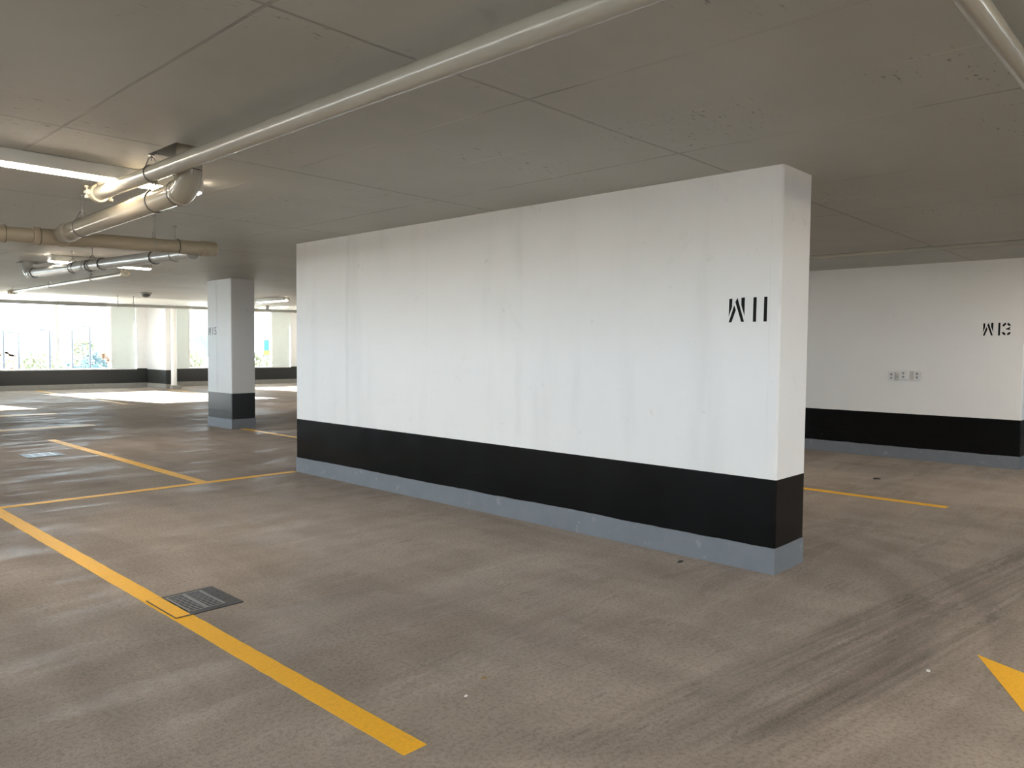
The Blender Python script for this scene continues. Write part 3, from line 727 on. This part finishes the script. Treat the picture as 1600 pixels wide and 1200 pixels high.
post(13.87, 2.5, 0, 'thin lamp post at the left edge of the window'); post(14.75, 2.3, .3, 'lamp post left of the dark trees')
post(16.62, 2.52, .3, 'lamp post with an arm, left of the mullion'); post(18.05, 2.6, 0, 'dark plain post right of the mullion'); post(19.2, 2.83, .25, 'lamp post with an arm, right side of the left window')
t = thing('banner', 'turquoise and yellow hanging banner seen through the right window', 'banner', (24.75, 45, -5))
bm = B(); tube(bm, [(25.02, 45, -5), (25.02, 45, 2.0)], .035, 10); tube(bm, [(25.02, 45, 1.94), (24.55, 45, 1.94)], .02, 8); obj('pole', bm, POST, t, True)
TURQ = simple('turquoise_cloth', (.0006, .052, .050), .7); BYEL = simple('yellow_cloth', (.09, .06, .004), .7)
bm = B(); bbox(bm, 24.57, 24.96, 44.98, 45.02, 1.28, 1.92, .008); o = obj('upper_cloth', bm, TURQ, t); o['label'] = 'turquoise cloth'
bm = B(); bbox(bm, 24.53, 24.99, 44.98, 45.02, .98, 1.28, .008); o = obj('lower_cloth', bm, BYEL, t); o['label'] = 'yellow cloth'

# ------------------------------------------------------------------ light
w = bpy.data.worlds.new('sky'); scene.world = w; w.use_nodes = True; nt = w.node_tree; nt.nodes.clear()
bg = nt.nodes.new('ShaderNodeBackground'); bg.inputs[0].default_value = (.70, .86, 1.0, 1); bg.inputs[1].default_value = 11.0
ow = nt.nodes.new('ShaderNodeOutputWorld'); nt.links.new(bg.outputs[0], ow.inputs[0])
sl = bpy.data.lights.new('sun', 'SUN'); sl.energy = 95; sl.angle = .009; sl.color = (1, .96, .90)
so = bpy.data.objects.new('sun', sl); C.objects.link(so); so.location = (0, 60, 20)
so.rotation_euler = (Vector((.2, -1, -.276))).to_track_quat('-Z', 'Y').to_euler()
def portal(loc, rot, sx, sy):
    l = bpy.data.lights.new('window_portal', 'AREA'); l.shape = 'RECTANGLE'; l.size = sx; l.size_y = sy; l.cycles.is_portal = True
    o = bpy.data.objects.new('window_portal', l); C.objects.link(o); o.location = loc; o.rotation_euler = rot
for a, b_ in WIN: portal(((a+b_)/2, YW + .3, 1.8), (-PI/2, 0, 0), b_ - a, 2.3)
portal((XL - .35, 10, 1.5), (0, -PI/2, 0), .95, 38)
portal((9.5, YB - .35, 1.6), (PI/2, 0, 0), 33, 1.4)

# ------------------------------------------------------------------ camera
yaw, pitch, roll = .7568, .0455, .0089
fwd = Vector((math.cos(yaw)*math.cos(pitch), math.sin(yaw)*math.cos(pitch), -math.sin(pitch)))
r0 = Vector((math.sin(yaw), -math.cos(yaw), 0)); u0 = r0.cross(fwd)
rt = r0 * math.cos(roll) + u0 * math.sin(roll); up = -r0 * math.sin(roll) + u0 * math.cos(roll)
cam = bpy.data.cameras.new('camera'); cam.sensor_width = 36; cam.lens = 1194.57 * 36 / 1600; cam.clip_end = 2000; cam.clip_start = .05
co = bpy.data.objects.new('camera', cam); C.objects.link(co)
M = Matrix((rt, up, -fwd)).transposed().to_4x4(); M.translation = (0, 0, 1.5); co.matrix_world = M
scene.camera = co
vs = scene.view_settings; vs.view_transform = 'Standard'; vs.look = 'None'; vs.gamma = 1; vs.use_curve_mapping = False; vs.exposure = 0.61
